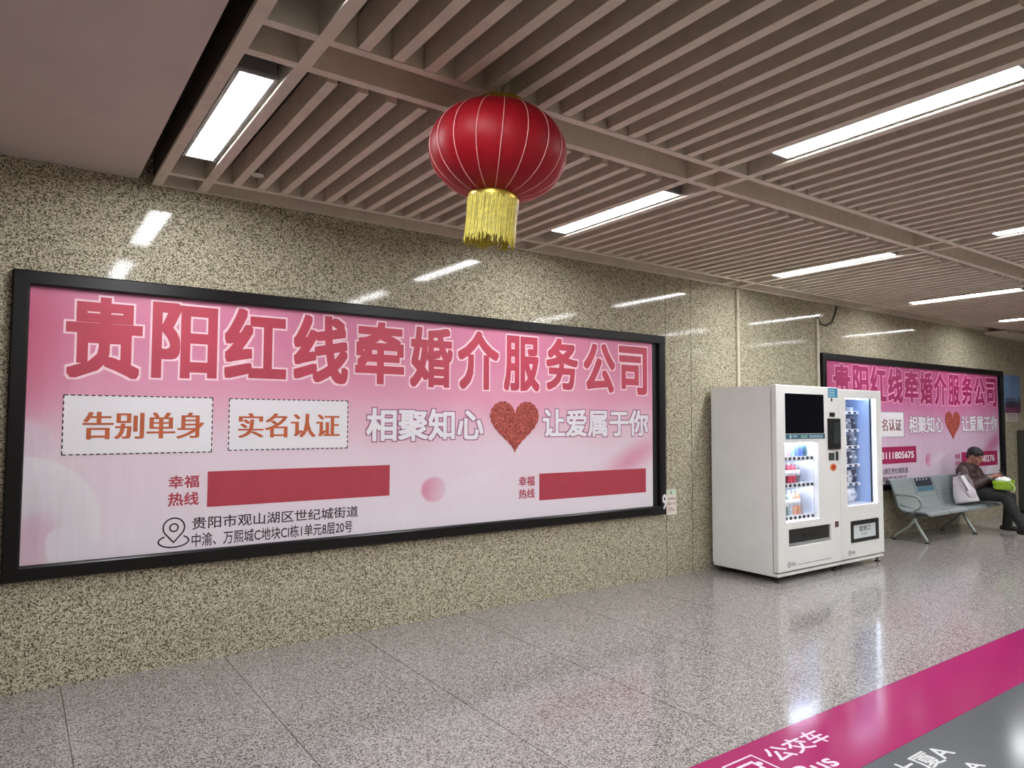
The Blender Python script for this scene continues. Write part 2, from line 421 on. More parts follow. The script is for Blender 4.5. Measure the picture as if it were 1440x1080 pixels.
def make_poster(ox, label, pal, near):
    t = thing('poster_frame', label, 'poster', (ox, 0, 0), 'framed matchmaking banners')
    frame_bars(-.043, 5.325, .632, 2.412, .086, -.052, -.001).build('frame', M_BLACK, t)
    MB().box(.04, 5.24, -.012, -.001, .715, 2.33).build('backing_board', M_BACK, t)
    # cloth banner with faint real waves along its edges
    mb = MB(); nx, nz = 80, 24
    bx0, bx1, bz0, bz1 = .04, 5.168, .703, 2.338
    V = []
    for i in range(nx+1):
        r = []
        for j in range(nz+1):
            u, w = i/nx, j/nz
            r.append(mb.bm.verts.new((bx0+(bx1-bx0)*u, -.0155, bz0+(bz1-bz0)*w)))
        V.append(r)
    for i in range(nx):
        for j in range(nz): mb.bm.faces.new((V[i][j], V[i+1][j], V[i+1][j+1], V[i][j+1]))
    ban = build_flat(mb, 'banner', pal['mat'], t)
    yb = -.0155
    o1 = MB(); o2 = MB()
    for ch, a, b, c, d in HEAD:
        letters(o1, ch, a, b, c, d, bold=.030, grow=.012, tf=plane_y(yb-.0012))
        letters(o2, ch, a, b, c, d, bold=.030, tf=plane_y(yb-.0024))
    build_flat(o1, 'headline_outline', pal['outline'], ban); build_flat(o2, 'headline_lettering', pal['red'], ban)
    # two white boxes with dashed borders
    for nm, x0, x1, z0, z1, txt, tx0, tx1 in (('slogan_box', .226, 1.054, 1.342, 1.696, '告别单身', .325, 1.005), ('slogan_box', 1.159, 1.988, 1.350, 1.693, '实名认证', 1.218, 1.928)):
        bxm = build_flat(flat(MB(), [(x0, z0), (x1, z0), (x1, z1), (x0, z1)], yb-.0012), nm, pal['white'], ban)
        d = MB(); L = .021; q = .0035
        n = int((x1-x0)/.034)
        for k in range(n):
            xa = x0+(x1-x0-L)*k/(n-1)
            for zz in (z0, z1): flat(d, [(xa, zz-q), (xa+L, zz-q), (xa+L, zz+q), (xa, zz+q)], yb-.002)
        n = int((z1-z0)/.034)
        for k in range(n):
            za = z0+(z1-z0-L)*k/(n-1)
            for xx in (x0, x1): flat(d, [(xx-q, za), (xx+q, za), (xx+q, za+L), (xx-q, za+L)], yb-.0021)
        build_flat(d, 'dashed_border', M_INK, ban)
        m = MB(); letters(m, txt, tx0, tx1, 1.432, 1.598, bold=.034, bold_z=.0, tf=plane_y(yb-.0024)); build_flat(m, 'slogan_lettering', pal['orange'], ban)
    # white slogan with dark rim round the heart
    for s, x0, x1, z0, z1 in (('相聚知心', 2.135, 3.172, 1.392, 1.645), ('让爱属于你', 3.792, 5.105, 1.408, 1.660)):
        o1 = MB(); o2 = MB(); letters(o1, s, x0, x1, z0, z1, bold=.028, grow=.008, tf=plane_y(yb-.0012)); letters(o2, s, x0, x1, z0, z1, bold=.026, tf=plane_y(yb-.0024))
        build_flat(o1, 'slogan_rim', pal['rim'], ban); build_flat(o2, 'slogan_lettering', pal['white'], ban)
    # heart of roses
    P = []
    for k in range(180):
        a = 2*PI*k/180
        hx = 16*math.sin(a)**3; hz = 13*math.cos(a)-5*math.cos(2*a)-2*math.cos(3*a)-math.cos(4*a)
        e = .985+.035*abs(math.sin(a*17))
        P.append((3.492+hx*.0158*e, 1.535+hz*.0152*e))
    hb = MB()
    cx, cz = 3.492, 1.53
    c0 = hb.bm.verts.new((cx, yb-.003, cz)); R = [hb.bm.verts.new((p[0], yb-.003, p[1])) for p in P]
    for k in range(180): hb.bm.faces.new((c0, R[k], R[(k+1) % 180]))
    build_flat(hb, 'rose_heart', M_HEART, ban)
    # hotline words and plates
    for q in ((.803, .984, 1.115, 1.195, 1.003, 1.088), (3.535, 3.705, .990, 1.075, .885, .968)):
        m = MB(); letters(m, '幸福', *q[:4], bold=.018, tf=plane_y(yb-.0012)); letters(m, '热线', q[0], q[1], q[4], q[5], bold=.018, tf=plane_y(yb-.0012))
        build_flat(m, 'hotline_lettering', pal['plate'], ban)
    p1 = build_flat(flat(MB(), [(1.035, .985), (2.33, .985), (2.33, 1.215), (1.035, 1.215)], yb-.0012), 'phone_plate', pal['plate'], ban)
    p2 = build_flat(flat(MB(), [(3.755, .860), (5.070, .860), (5.070, 1.092), (3.755, 1.092)], yb-.0012), 'phone_plate', pal['plate'], ban)
    if not near:
        for pl_, q in ((p1, ('3111805675', 1.36, 2.255, 1.05, 1.145)), (p2, ('48276', 4.44, 4.955, .922, 1.03))):
            m = MB(); letters(m, *q, bold=.022, tf=plane_y(yb-.0024)); build_flat(m, 'phone_lettering', pal['white'], ban)
    # address lines and map pin
    m = MB(); letters(m, '贵阳市观山湖区世纪城街道', .948, 2.08, .845, .925, bold=.008, tf=plane_y(yb-.0012)); letters(m, '中渝、万熙城C地块CI栋1单元8层20号', .948, 2.036, .735, .822, bold=.008, tf=plane_y(yb-.0012))
    build_flat(m, 'address_lettering', M_INK, ban)
    m = MB()
    def line(pts, w=.0045, closed=False):
        n = len(pts); rng = n if closed else n-1
        for k in range(rng):
            a, b = Vector(pts[k]), Vector(pts[(k+1) % n]); d = (b-a).normalized(); nn = Vector((-d.y, d.x))*w; a = a-d*w*.5; b = b+d*w*.5
            flat(m, [a-nn, b-nn, b+nn, a+nn], yb-.0012-.00002*(k % 2))
    line([(.842+.062*math.cos(math.radians(a)), .868+.060*math.sin(math.radians(a))) for a in range(-38, 219, 12)])
    line([(.793, .831), (.842, .775), (.891, .831)])
    line([(.842+.024*math.cos(2*PI*k/20), .868+.024*math.sin(2*PI*k/20)) for k in range(20)], closed=True)
    line([(.842+.088*math.cos(a), .783+.038*math.sin(a)) for a in [math.radians(128+k*14) for k in range(21)]])
    build_flat(m, 'map_pin', M_INK, ban)
    # faces of the two blank code panels stay plain cloth
    return t
pal1 = dict(mat=poster_mat('near_banner_print', (212, 130, 160), (219, 154, 178), (222, 202, 212), (226, 216, 224), (190, 66, 104)),
            outline=plain('near_headline_outline', (244, 208, 218), .5), red=plain('near_headline_red', (186, 64, 84), .5, var=.12, scale=2.5), white=M_PRINTW,
            orange=plain('orange_print', (186, 92, 52), .5, var=.12, scale=5), rim=plain('slogan_rim_violet', (150, 92, 120), .5), plate=plain('near_plate_red', (172, 56, 72), .5))
pal2_dim = dict(mat=poster_mat('far_banner_print_dim', (188, 88, 134), (198, 122, 162), (206, 174, 198), (206, 190, 204), (160, 46, 92)),  # more magenta print, with the far end's dimmer light mixed into its colours
            outline=plain('far_headline_outline', (236, 160, 196), .5), red=plain('far_headline_red', (158, 36, 92), .5, var=.1, scale=2.5), white=M_PRINTW,
            orange=plain('orange_print_dim', (130, 80, 80), .5), rim=plain('slogan_rim_dim', (120, 60, 100), .5), plate=plain('far_plate_crimson', (160, 30, 84), .5))
make_poster(0, 'large black-framed pink banner nearest the camera, left of the white vending machines', pal1, True)
make_poster(8.19, 'far black-framed pink banner behind the metal bench and seated person', pal2_dim, False)

# notice stuck beside the near poster
nt = thing('notice_sticker', 'small white paper notice stuck to granite at the near poster\'s lower right corner', 'notice', (5.375, -.0005, .612))
MB().box(0, .145, -.003, 0, 0, .255).build('paper', plain('notice_paper', (226, 214, 204), .6), nt)
MB().box(.004, .141, -.0036, -.0031, .195, .251).build('green_header', plain('notice_green', (196, 214, 192), .6), nt)
m = MB(); letters(m, '82111', .018, .130, .098, .125, bold=.01, tf=plane_y(-.0038))
for k, (a, b) in enumerate(((.165, .10), (.152, .12), (.062, .07), (.042, .11))): flat(m, [(.02, a), (.02+b, a), (.02+b, a+.006), (.02, a+.006)], -.0038)
flat(m, [(.058, .207), (.078, .207), (.072, .24), (.064, .24)], -.0039)
build_flat(m, 'lettering', plain('notice_ink', (110, 70, 70), .6), nt)
dg_ = thing('number_sticker', 'curved white numeral on the black frame of the near poster beside the notice', 'sticker', (5.262, -.0535, .68))
m = MB(); letters(m, '9', 0, .062, 0, .15, bold=.02, tf=plane_y(0)); build_flat(m, 'numeral', M_PRINTW, dg_)

# ------------------------------------------------------------------ conduits on the wall
def conduit(x, z0, z1, label):
    t = thing('wall_conduit', label, 'conduit', (x, 0, 0), 'cream conduits on the granite wall')
    MB().box(-.022, .022, -.026, -.001, z0, z1, .006).build('trunking', plain('conduit_cream', (196, 188, 166), .5), t)
    for z in [z0+.35, (z0+z1)/2, z1-.25]: MB().box(-.027, .027, -.030, -.0005, z-.012, z+.012, .003).build('clip', plain('conduit_clip', (182, 174, 152), .5), t)
conduit(6.53, .35, 3.03, 'tall cream conduit rising up the granite behind the vending machine')
conduit(8.095, .35, 2.83, 'shorter cream conduit at the left edge of the far poster, cable on top')
tag(MB().tube([(8.095, -.015, 2.845), (8.135, -.015, 2.83), (8.165, -.014, 2.775), (8.30, -.012, 2.76), (8.42, -.012, 2.81), (8.50, -.012, 2.92), (8.55, -.012, 3.04)], .008, 8).build('cable', M_DARK, smooth=True),
    'thin dark cable looping from the shorter conduit up to the ceiling', 'cable')

# ------------------------------------------------------------------ floor markings
def floor_band(name, y0, y1, mat, label, words, ink, pict=None):
    t = thing(name, label, 'floor marking', (0, 0, 0))
    m = MB(); n = 60
    MB().box(X0+.5, X1-.1, y0, y1, .0002, .0018).build('film', mat, t)
    m = MB()
    for s, x0, x1, a, b, bo in words: letters(m, s, x0, x1, a, b, bold=bo, tf=plane_z(.0021))
    build_flat(m, 'lettering', ink, t, (0, 0, 1))
    return t
def film(name, c, joint):
    t = NT(name); v = t.coord(); x, y, z = t.sep(v)
    n = t.noise(v, 1.5, 2)
    col = t.ramp(n, [(.3, srgb(*[int(k*.96) for k in c])), (.7, srgb(*c))])
    q = t.math('SUBTRACT', t.math('ADD', x, t.math('MULTIPLY', y, .2)), joint)
    col = t.mix(t.math('MULTIPLY', t.math('LESS_THAN', t.math('ABSOLUTE', q), .002), .6), col, srgb(80, 20, 50))
    t.color(col); t.b.inputs['Roughness'].default_value = .13; t.b.inputs['Specular IOR Level'].default_value = .35; return t.m
M_FW = plain('floor_lettering_white', (222, 200, 216), .35)
M_FG = plain('floor_lettering_grey', (196, 198, 198), .35)
pk = floor_band('floor_strip', -3.183, -2.745, film('magenta_film', (164, 28, 98), 3.30), 'magenta floor strip with white bus pictogram and lettering', (('公交车', 2.905, 3.335, -2.955, -2.825, .012), ('Bus', 2.875, 3.115, -3.115, -3.01, .012)), M_FW)
m = MB()
def rr(x0, x1, y0, y1, w):
    for a in ((x0, x1, y0, y0+w), (x0, x1, y1-w, y1), (x0, x0+w, y0+w, y1-w), (x1-w, x1, y0+w, y1-w)):
        m.bm.faces.new([m.bm.verts.new(p) for p in ((a[0], a[2], .0022), (a[1], a[2], .0022), (a[1], a[3], .0022), (a[0], a[3], .0022))])
rr(2.640, 2.852, -3.03, -2.825, .010); rr(2.69, 2.80, -2.965, -2.865, .016)
for cx in (2.715, 2.775): m.bm.faces.new([m.bm.verts.new((cx+.015*math.cos(2*PI*k/14), -2.982+.015*math.sin(2*PI*k/14), .0022)) for k in range(14)])
m.bm.faces.new([m.bm.verts.new(p) for p in ((2.69, -2.95, .0023), (2.80, -2.95, .0023), (2.80, -2.925, .0023), (2.69, -2.925, .0023))])
m.bm.faces.new([m.bm.verts.new((2.812+.016*math.cos(2*PI*k/14), -2.90+.016*math.sin(2*PI*k/14), .0023)) for k in range(14)])
build_flat(m, 'bus_pictogram', M_FW, pk, (0, 0, 1))
floor_band('floor_strip', -4.05, -3.185, film('grey_film', (92, 96, 100), 99), 'grey floor strip with pale lettering next to the magenta one', (('大厦A', 3.235, 3.66, -3.375, -3.255, .012), ('Building A', 3.02, 3.64, -3.52, -3.435, .010)), M_FG)

# ------------------------------------------------------------------ red lantern
def lantern():
    t = thing('red_lantern', 'round red paper lantern with gold tassel hanging from the ceiling', 'lantern', (1.745, -2.335, 2.765), rot=(math.radians(3), math.radians(4), 0))
    N = 18; R = .312; H = .212
    tm = NT('lantern_red_cloth'); v = tm.coord(); n = tm.noise(v, 130, 2)
    tm.color(tm.ramp(n, [(.3, srgb(148, 10, 24)), (.7, srgb(170, 18, 34))])); tm.b.inputs['Roughness'].default_value = .5
    tm.b.inputs['Specular IOR Level'].default_value = .3
    def rad(ph):   # flattened at the poles
        return math.cos(ph)**.86, math.sin(ph)
    phs = [math.radians(a) for a in range(-72, 73, 6)]
    prof = [(R*rad(p)[0], H*rad(p)[1]) for p in phs]
    k0 = 6
    MB().lathe(prof, N*k0, rfun=lambda a: 1-.014*abs(math.cos(a*N/2))**6).build('cloth_body', tm.m, t, smooth=True)
    rm = plain('rib_wire_pale', (240, 170, 168), .35)
    for k in range(N):
        a = 2*PI*k/N
        MB().tube([((r+.002)*.986*math.cos(a)+.002*math.cos(a), (r+.002)*.986*math.sin(a)+.002*math.sin(a), z) for r, z in prof], .0021, 6).build('rib', rm, t, smooth=True)
    gold = plain('gold_foil', (196, 168, 70), .3, .7)
    zt = prof[-1][1]; rtp = prof[-1][0]
    MB().lathe([(rtp*.98, zt-.008), (rtp*1.0, zt+.004), (rtp*.98, zt+.028), (rtp*.9, zt+.032), (0, zt+.032)], 32).build('top_cap', gold, t, auto=40)
    zb = prof[0][1]; rb = prof[0][0]
    MB().lathe([(rb*.99, zb+.012), (rb*1.02, zb), (rb*1.0, zb-.030), (rb*.93, zb-.030), (rb*.92, zb+.01)], 32).build('bottom_ring', gold, t, auto=40)
    m = MB()
    for k in range(150):
        a = 2*PI*k/150; r = rb*(1.0+random.uniform(-.02, .02)); L = .195+random.uniform(-.02, .02)
        pts = []
        for q in range(5):
            s = q/4; aa = a+random.uniform(-.012, .012)
            pts.append((r*(1-.03*math.sin(s*3))*math.cos(aa), r*(1-.03*math.sin(s*3))*math.sin(aa), zb-.018-L*s))
        m.tube(pts, .0030, 4, True)
    m.build('tassel_fringe', plain('tassel_yellow', (206, 190, 60), .45, var=.25, scale=60), t)
    for sx in (-.6, .6):
        MB().tube([(rtp*sx, 0, zt+.03), (0, 0, zt+.075)], .0016, 6).build('hanger_wire', M_DARK, t)
    MB().tube([(0, 0, zt+.07), (.003, -.002, zt+.12), (-.006, .004, .275), (-.016, .016, .50)], .0016, 6).build('cord', M_DARK, t)
lantern()

# ------------------------------------------------------------------ vending machines
M_GLASS = NT('clear_glass')
g = M_GLASS; tr = g.add('ShaderNodeBsdfTransparent'); gl = g.add('ShaderNodeBsdfGlossy'); gl.inputs['Roughness'].default_value = .03
fr = g.add('ShaderNodeLayerWeight'); fr.inputs[0].default_value = .5; mx = g.add('ShaderNodeMixShader')
g.link(g.math('ADD', g.math('MULTIPLY', g.math('POWER', fr.outputs['Facing'], 5), .6), .02), mx.inputs[0]); g.link(tr.outputs[0], mx.inputs[1]); g.link(gl.outputs[0], mx.inputs[2]); g.link(mx.outputs[0], g.out.inputs[0])
g.n.remove(g.b); M_GLASS = g.m
M_INNER = plain('cooler_liner', (225, 228, 235), .4, var=.01)
YF = -.84                       # front face of both machines
def slab(name, mat, parent, *a, bev=0): return MB().box(*a, bev).build(name, mat, parent)
def foot(parent, x, y):
    MB().lathe([(.030, 0), (.032, .004), (.026, .016), (.010, .020), (.010, .095)], 14, (x, y, 0)).build('foot', M_DARK, parent, auto=40)
def logo(parent, x0, z0, h):
    m = MB(); r = h*.48; c = (x0+r, z0+h*.5)
    n = 20
    for k in range(n):
        a0, a1 = 2*PI*k/n, 2*PI*(k+1)/n
        flat(m, [(c[0]+r*math.cos(a0), c[1]+r*math.sin(a0)), (c[0]+r*math.cos(a1), c[1]+r*math.sin(a1)), (c[0]+r*.72*math.cos(a1), c[1]+r*.72*math.sin(a1)), (c[0]+r*.72*math.cos(a0), c[1]+r*.72*math.sin(a0))], YF-.0012)
    flat(m, [(c[0]-r*.4, c[1]), (c[0], c[1]-r*.4), (c[0]+r*.4, c[1]), (c[0], c[1]+r*.4)], YF-.0012)
    letters(m, '中谷', x0+h*1.15, x0+h*2.4, z0+h*.12, z0+h*.88, bold=.012, tf=plane_y(YF-.0012))
    build_flat(m, 'logo', plain('grey_ink', (96, 100, 104), .5), parent)

v1 = thing('vending_machine', 'wide white vending machine with black screen and lit drinks window', 'vending machine', (0, 0, 0))
a0, a1, yb_ = 6.005, 7.108, -.06
W1 = (6.14, 6.708, .575, 1.345); TR = (6.182, 6.912, .335, .50)
cb = MB(); cb.box(a0, a0+.03, YF+.065, yb_, .09, 1.905); cb.box(a1-.03, a1, YF+.065, yb_, .09, 1.905); cb.box(a0+.03, a1-.03, yb_-.03, yb_, .09, 1.905)
cb.box(a0+.03, a1-.03, YF+.065, yb_-.03, 1.875, 1.905); cb.box(a0+.03, a1-.03, YF+.065, yb_-.03, .09, .12)
cb.build('cabinet', M_SIDE, v1)
slab('base_plinth', M_WHITE, v1, a0+.004, a1-.002, YF+.012, yb_-.01, .062, .0895)
d1 = MB().holed(a0, a1-.002, .105, 1.915, YF, YF+.058, [W1, TR]).build('door', M_WHITE, v1)
bv = d1.modifiers.new('bevel', 'BEVEL'); bv.width = .008; bv.segments = 2; bv.limit_method = 'ANGLE'
slab('screen', M_SCREEN, v1, 6.148, 6.815, YF-.004, YF+.0005, 1.437, 1.832)
tb = slab('banner_strip', plain('teal_strip', (44, 96, 116), .4), v1, 6.153, 6.831, YF-.003, YF+.0005, 1.382, 1.430)
m = MB()
m.bm.faces.new([m.bm.verts.new((6.228+.019*math.cos(2*PI*k/16), YF-.0034, 1.406+.019*math.sin(2*PI*k/16))) for k in range(16)])
def strokes(x0, x1, z0, z1, n, sd):
    r = random.Random(sd); w = (x1-x0)/n
    for k in range(n):
        xa = x0+k*w
        for q in range(3): zz = z0+(z1-z0)*(q+.2)/3; flat(m, [(xa+w*.08*r.random(), zz), (xa+w*.86, zz), (xa+w*.86, zz+.0045), (xa+w*.08, zz+.0045)], YF-.0034)
        xm = xa+w*r.uniform(.3, .6); flat(m, [(xm, z0), (xm+.006, z0), (xm+.006, z1), (xm, z1)], YF-.0036)
build_flat(m, 'strip_badge', plain('pale_blue_ink', (190, 216, 226), .5), tb)
for q in ((6.265, 6.345, 1.40, 1.418, 4, 1), (6.55, 6.79, 1.392, 1.42, 6, 2)):
    m = MB(); strokes(*q); build_flat(m, 'strip_marks', plain('pale_blue_ink', (190, 216, 226), .5), tb)
m = MB(); strokes(6.40, 6.52, 1.390, 1.422, 3, 3); build_flat(m, 'strip_marks', plain('pale_green_ink', (170, 216, 180), .5), tb)
ln = MB(); ln.holed(W1[0]-.012, W1[1]+.012, W1[2]-.01, W1[3]+.01, YF+.0585, YF+.064, [W1])   # liner tray behind the window
x0, x1, z0, z1 = W1
iy = YF+.36
ln.box(x0-.012, x0-.004, YF+.066, iy, z0-.01, z1+.01); ln.box(x1+.004, x1+.012, YF+.066, iy, z0-.01, z1+.01); ln.box(x0-.012, x1+.012, iy, iy+.008, z0-.01, z1+.01)
ln.box(x0-.004, x1+.004, YF+.066, iy, z1+.002, z1+.01); ln.box(x0-.004, x1+.004, YF+.066, iy, z0-.01, z0-.002)
ln.build('window_liner', M_INNER, v1)
slab('window_glass', M_GLASS, v1, x0+.0005, x1-.0005, YF+.012, YF+.016, z0+.0005, z1-.0005)
SH1 = (1.172, .905, .585)
for sz in SH1:
    sh = slab('shelf', M_INNER, v1, x0+.001, x1-.001, YF+.070, iy-.002, sz+.022, sz+.030)
    slab('price_rail', plain('rail_white', (232, 234, 240), .4), sh, x0+.001, x1-.001, YF+.060, YF+.068, sz-.008, sz+.036)
    slab('light_strip', M_LEDB, sh, x0+.01, x1-.01, YF+.075, YF+.090, sz+.012, sz+.021)
    for k in range(7):
        cx = x0+.085+k*.0755
        bt = MB().lathe([(.0, -.004), (.014, -.004), (.017, 0), (.017, .006), (0, .006)], 12)
        for v in bt.bm.verts: v.co = Vector((v.co.x, v.co.z, v.co.y))
        bt.build('button', M_DARK, sh, (cx, YF+.0545, sz+.014), auto=40)
slab('light_strip', M_LEDB, v1, x0+.01, x1-.01, YF+.075, YF+.095, z1-.014, z1-.002)
slab('divider', plain('divider_grey', (190, 194, 205), .5), v1, x1-.135, x1-.130, YF+.09, iy-.002, .616, .88)
slab('divider', plain('divider_grey', (190, 194, 205), .5), v1, x1-.105, x1-.100, YF+.09, iy-.002, .94, 1.145)
# delivery flap, recessed
tx0, tx1, tz0, tz1 = TR
slab('delivery_flap', plain('smoked_flap', (38, 40, 40), .25), v1, tx0+.002, tx1-.002, YF+.020, YF+.03, tz0+.03, tz1-.002)
slab('delivery_sill', plain('sill_grey', (150, 152, 150), .4), v1, tx0+.002, tx1-.002, YF+.006, YF+.056, tz0+.001, tz0+.029)
m = MB()
for s, c, d in (('取货口', .40, .445),): letters(m, s, 6.42, 6.68, c, d, bold=.01, tf=plane_y(YF+.019))
build_flat(m, 'flap_lettering', plain('flap_ink', (14, 14, 14), .5), v1)
# control column
cs = slab('blue_sticker', plain('sticker_blue', (60, 140, 176), .45), v1, 6.905, 7.082, YF-.0015, YF+.0005, 1.808, 1.906)
m = MB()
for k in range(3): flat(m, [(6.92, 1.825+k*.026), (7.03, 1.825+k*.026), (7.03, 1.834+k*.026), (6.92, 1.834+k*.026)], YF-.0019)
build_flat(m, 'sticker_marks', plain('sticker_pale', (180, 214, 226), .5), cs)
slab('lock', M_DARK, v1, 6.958, 6.975, YF-.006, YF+.0005, 1.765, 1.803)
slab('card_slot', M_DARK, v1, 6.923, 7.020, YF-.006, YF+.0005, 1.607, 1.652, bev=.004)
pt = slab('payment_terminal', M_DARK, v1, 6.879, 7.100, YF-.022, YF+.0005, 1.268, 1.590, bev=.008)
slab('terminal_screen', plain('terminal_screen_grey', (52, 58, 62), .2), pt, 6.965, 7.07, YF-.0235, YF-.0222, 1.325, 1.545)
kp = slab('keypad', M_DARK, v1, 6.895, 6.990, YF-.010, YF+.0005, 1.155, 1.231, bev=.004)
for r in range(4):
    for c in range(3): slab('key', plain('key_grey', (88, 104, 96), .5), kp, 6.904+c*.028, 6.924+c*.028, YF-.013, YF-.0095, 1.163+r*.0165, 1.174+r*.0165)
slab('coin_slot', M_DARK, v1, 7.027, 7.063, YF-.010, YF+.0005, 1.150, 1.243, bev=.004)
oc = MB(); sq = [(6.978+(.068 if k % 2 else .052)*math.cos(2*PI*k/20+.2), 1.081+(.042 if k % 2 else .036)*math.sin(2*PI*k/20+.2)) for k in range(20)]
oc.prism(sq, 'y', YF-.0015, YF+.0005); oo = oc.build('orange_sticker', plain('sticker_orange', (214, 120, 70), .5, var=.2, scale=40), v1)
oc = MB(); oc.prism([(6.978+.03*math.cos(2*PI*k/12), 1.083+.022*math.sin(2*PI*k/12)) for k in range(12)], 'y', YF-.0022, YF-.0014); oc.build('sticker_marks', plain('sticker_red', (170, 46, 34), .5), oo)
slab('sensor', plain('sensor_brown', (94, 66, 62), .4), v1, 6.988, 7.050, YF-.005, YF+.0005, .461, .521, bev=.003)
logo(v1, 6.146, .140, .055)
m = MB()
strokes2 = random.Random(5)
xx = 6.30
while xx < 6.90:
    w = strokes2.uniform(.012, .022); flat(m, [(xx, .150), (xx+w, .150), (xx+w, .160), (xx, .160)], YF-.0012); xx += w+strokes2.choice((.004, .004, .014))
build_flat(m, 'small_print', plain('pale_grey_ink', (150, 152, 154), .5), v1)
for fx, fy in ((a0+.06, YF+.06), (a1-.05, YF+.06), (a0+.06, yb_-.06), (a1-.05, yb_-.06)): foot(v1, fx, fy)

v2 = thing('vending_machine', 'narrow white vending machine with tall glass door, right of the wider one', 'vending machine', (0, 0, 0))
a0, a1 = 7.114, 7.975
W2 = (7.243, 7.862, .66, 1.815); D2 = (7.292, 7.852, .270, .492)
cb = MB(); cb.box(a0, a0+.03, YF+.065, yb_, .09, 1.89); cb.box(a1-.03, a1, YF+.065, yb_, .09, 1.89); cb.box(a0+.03, a1-.03, yb_-.03, yb_, .09, 1.89)
cb.box(a0+.03, a1-.03, YF+.065, yb_-.03, 1.86, 1.89); cb.box(a0+.03, a1-.03, YF+.065, yb_-.03, .09, .12); cb.build('cabinet', M_SIDE, v2)
slab('base_plinth', M_WHITE, v2, a0+.004, a1-.004, YF+.012, yb_-.01, .062, .0895)
d2 = MB().holed(a0+.002, a1, .105, 1.902, YF, YF+.058, [W2, D2]).build('door', M_WHITE, v2)
bv = d2.modifiers.new('bevel', 'BEVEL'); bv.width = .012; bv.segments = 3; bv.limit_method = 'ANGLE'
x0, x1, z0, z1 = W2
slab('window_glass', M_GLASS, v2, x0+.001, x1-.001, YF+.014, YF+.018, z0+.001, z1-.001)
iy = YF+.55
ln = MB().holed(x0-.02, x1+.012, z0-.01, z1+.01, YF+.0585, YF+.064, [W2])
ln.box(x0-.02, x0-.01, YF+.066, iy, z0-.01, z1+.01); ln.box(x0-.02, x1+.012, iy, iy+.008, z0-.01, z1+.01)
ln.box(x0-.01, x1+.004, YF+.066, iy, z1+.002, z1+.01); ln.box(x0-.01, x1+.004, YF+.066, iy, z0-.01, z0-.002); ln.build('cooler_interior', M_INNER, v2)
slab('side_liner', plain('liner_blue', (176, 200, 240), .35, var=.03), v2, x1+.004, x1+.012, YF+.066, iy, z0-.01, z1+.01)
slab('door_gasket', M_DARK, v2, x1-.002, x1+.003, YF+.060, YF+.078, z0, z1)
slab('light_strip', glow('led_strip_soft', (215, 228, 255), 1.6), v2, x1-.018, x1-.003, YF+.020, YF+.034, z0+.01, z1-.01)
slab('light_strip', M_LED, v2, x0+.01, x1-.02, YF+.085, YF+.105, z1-.012, z1-.002)
slab('light_strip', M_LED, v2, x0-.008, x0+.004, YF+.070, YF+.084, z0+.01, z1-.02)
SH2 = (1.655, 1.455, 1.27, 1.065, .855)
sx1 = x1-.012
for sz in SH2:
    sh = slab('shelf', plain('shelf_grey', (196, 202, 214), .4), v2, x0, sx1, YF+.20, iy-.01, sz, sz+.008)
    slab('price_rail', plain('rail_white', (232, 234, 240), .4), sh, x0, sx1, YF+.192, YF+.199, sz-.014, sz+.020)
    for k in range(5): slab('price_tag', M_DARK, sh, x0+.03+k*.115, x0+.088+k*.115, YF+.1895, YF+.1915, sz-.010, sz+.012)
    for k in range(4):                      # spiral coils that hold the goods
        cx = x0+.272+k*.092
        MB().tube([(cx+.036*math.cos(q*.55), YF+.285+q*.0042, sz+.048+.036*math.sin(q*.55)) for q in range(54)], .0022, 5).build('spiral', plain('coil_wire', (120, 124, 132), .35, .6), sh, smooth=True)
dl = MB().holed(D2[0]+.001, D2[1]-.001, D2[2]+.001, D2[3]-.001, YF-.006, YF+.05, [(7.335, 7.805, .305, .452)]).build('delivery_frame', M_DARK, v2)
pl_ = slab('delivery_flap', plain('flap_white', (218, 224, 226), .4), dl, 7.3355, 7.8045, YF+.006, YF+.012, .3055, .4515)
m = MB(); letters(m, '取货口', 7.47, 7.69, .375, .432, bold=.014, tf=plane_y(YF+.0052)); build_flat(m, 'flap_lettering', M_INK, pl_)
m = MB(); letters(m, 'PUSH', 7.51, 7.63, .335, .360, bold=.0, tf=plane_y(YF+.0052)); build_flat(m, 'flap_lettering', plain('grey_ink', (96, 100, 104), .5), pl_)
logo(v2, 7.228, .140, .055)
slab('door_lock', plain('lock_grey', (96, 98, 96), .4, .5), v2, a1+.0005, a1+.014, YF+.012, YF+.05, 1.065, 1.137, bev=.003)
for fx, fy in ((a0+.06, YF+.06), (a1-.05, YF+.06), (a0+.06, yb_-.06), (a1-.05, yb_-.06)): foot(v2, fx, fy)

# goods: drinks in the wide machine
def bottle(h, r, body, cap, name):
    t = thing(name, '', 'drink')
    if name == 'drink_can':
        MB().lathe([(r*.82, 0), (r, .006), (r, h-.014), (r*.84, h-.002), (r*.80, h), (0, h-.003)], 16).build('can_body', body, t, auto=40)
        MB().lathe([(r*.86, h-.001), (r*.86, h+.002), (r*.80, h+.002)], 16).build('rim', cap, t, smooth=True)
    else:
        MB().lathe([(r*.85, 0), (r, .008), (r, h*.34), (r*.95, h*.38), (r, h*.42), (r, h*.66), (r*.82, h*.78), (r*.42, h*.88), (r*.40, h*.92)], 16).build('bottle_body', body, t, smooth=True)
        MB().lathe([(r*.46, h*.905), (r*.46, h-.002), (r*.40, h), (0, h)], 14).build('cap', cap, t, auto=40)
        MB().lathe([(r*1.012, h*.36), (r*1.012, h*.64)], 16).build('wrapper', plain('wrapper_white', (230, 230, 236), .4), t, smooth=True)
    return t
C = lambda n, c: plain(n, c, .3, var=.15, scale=30)
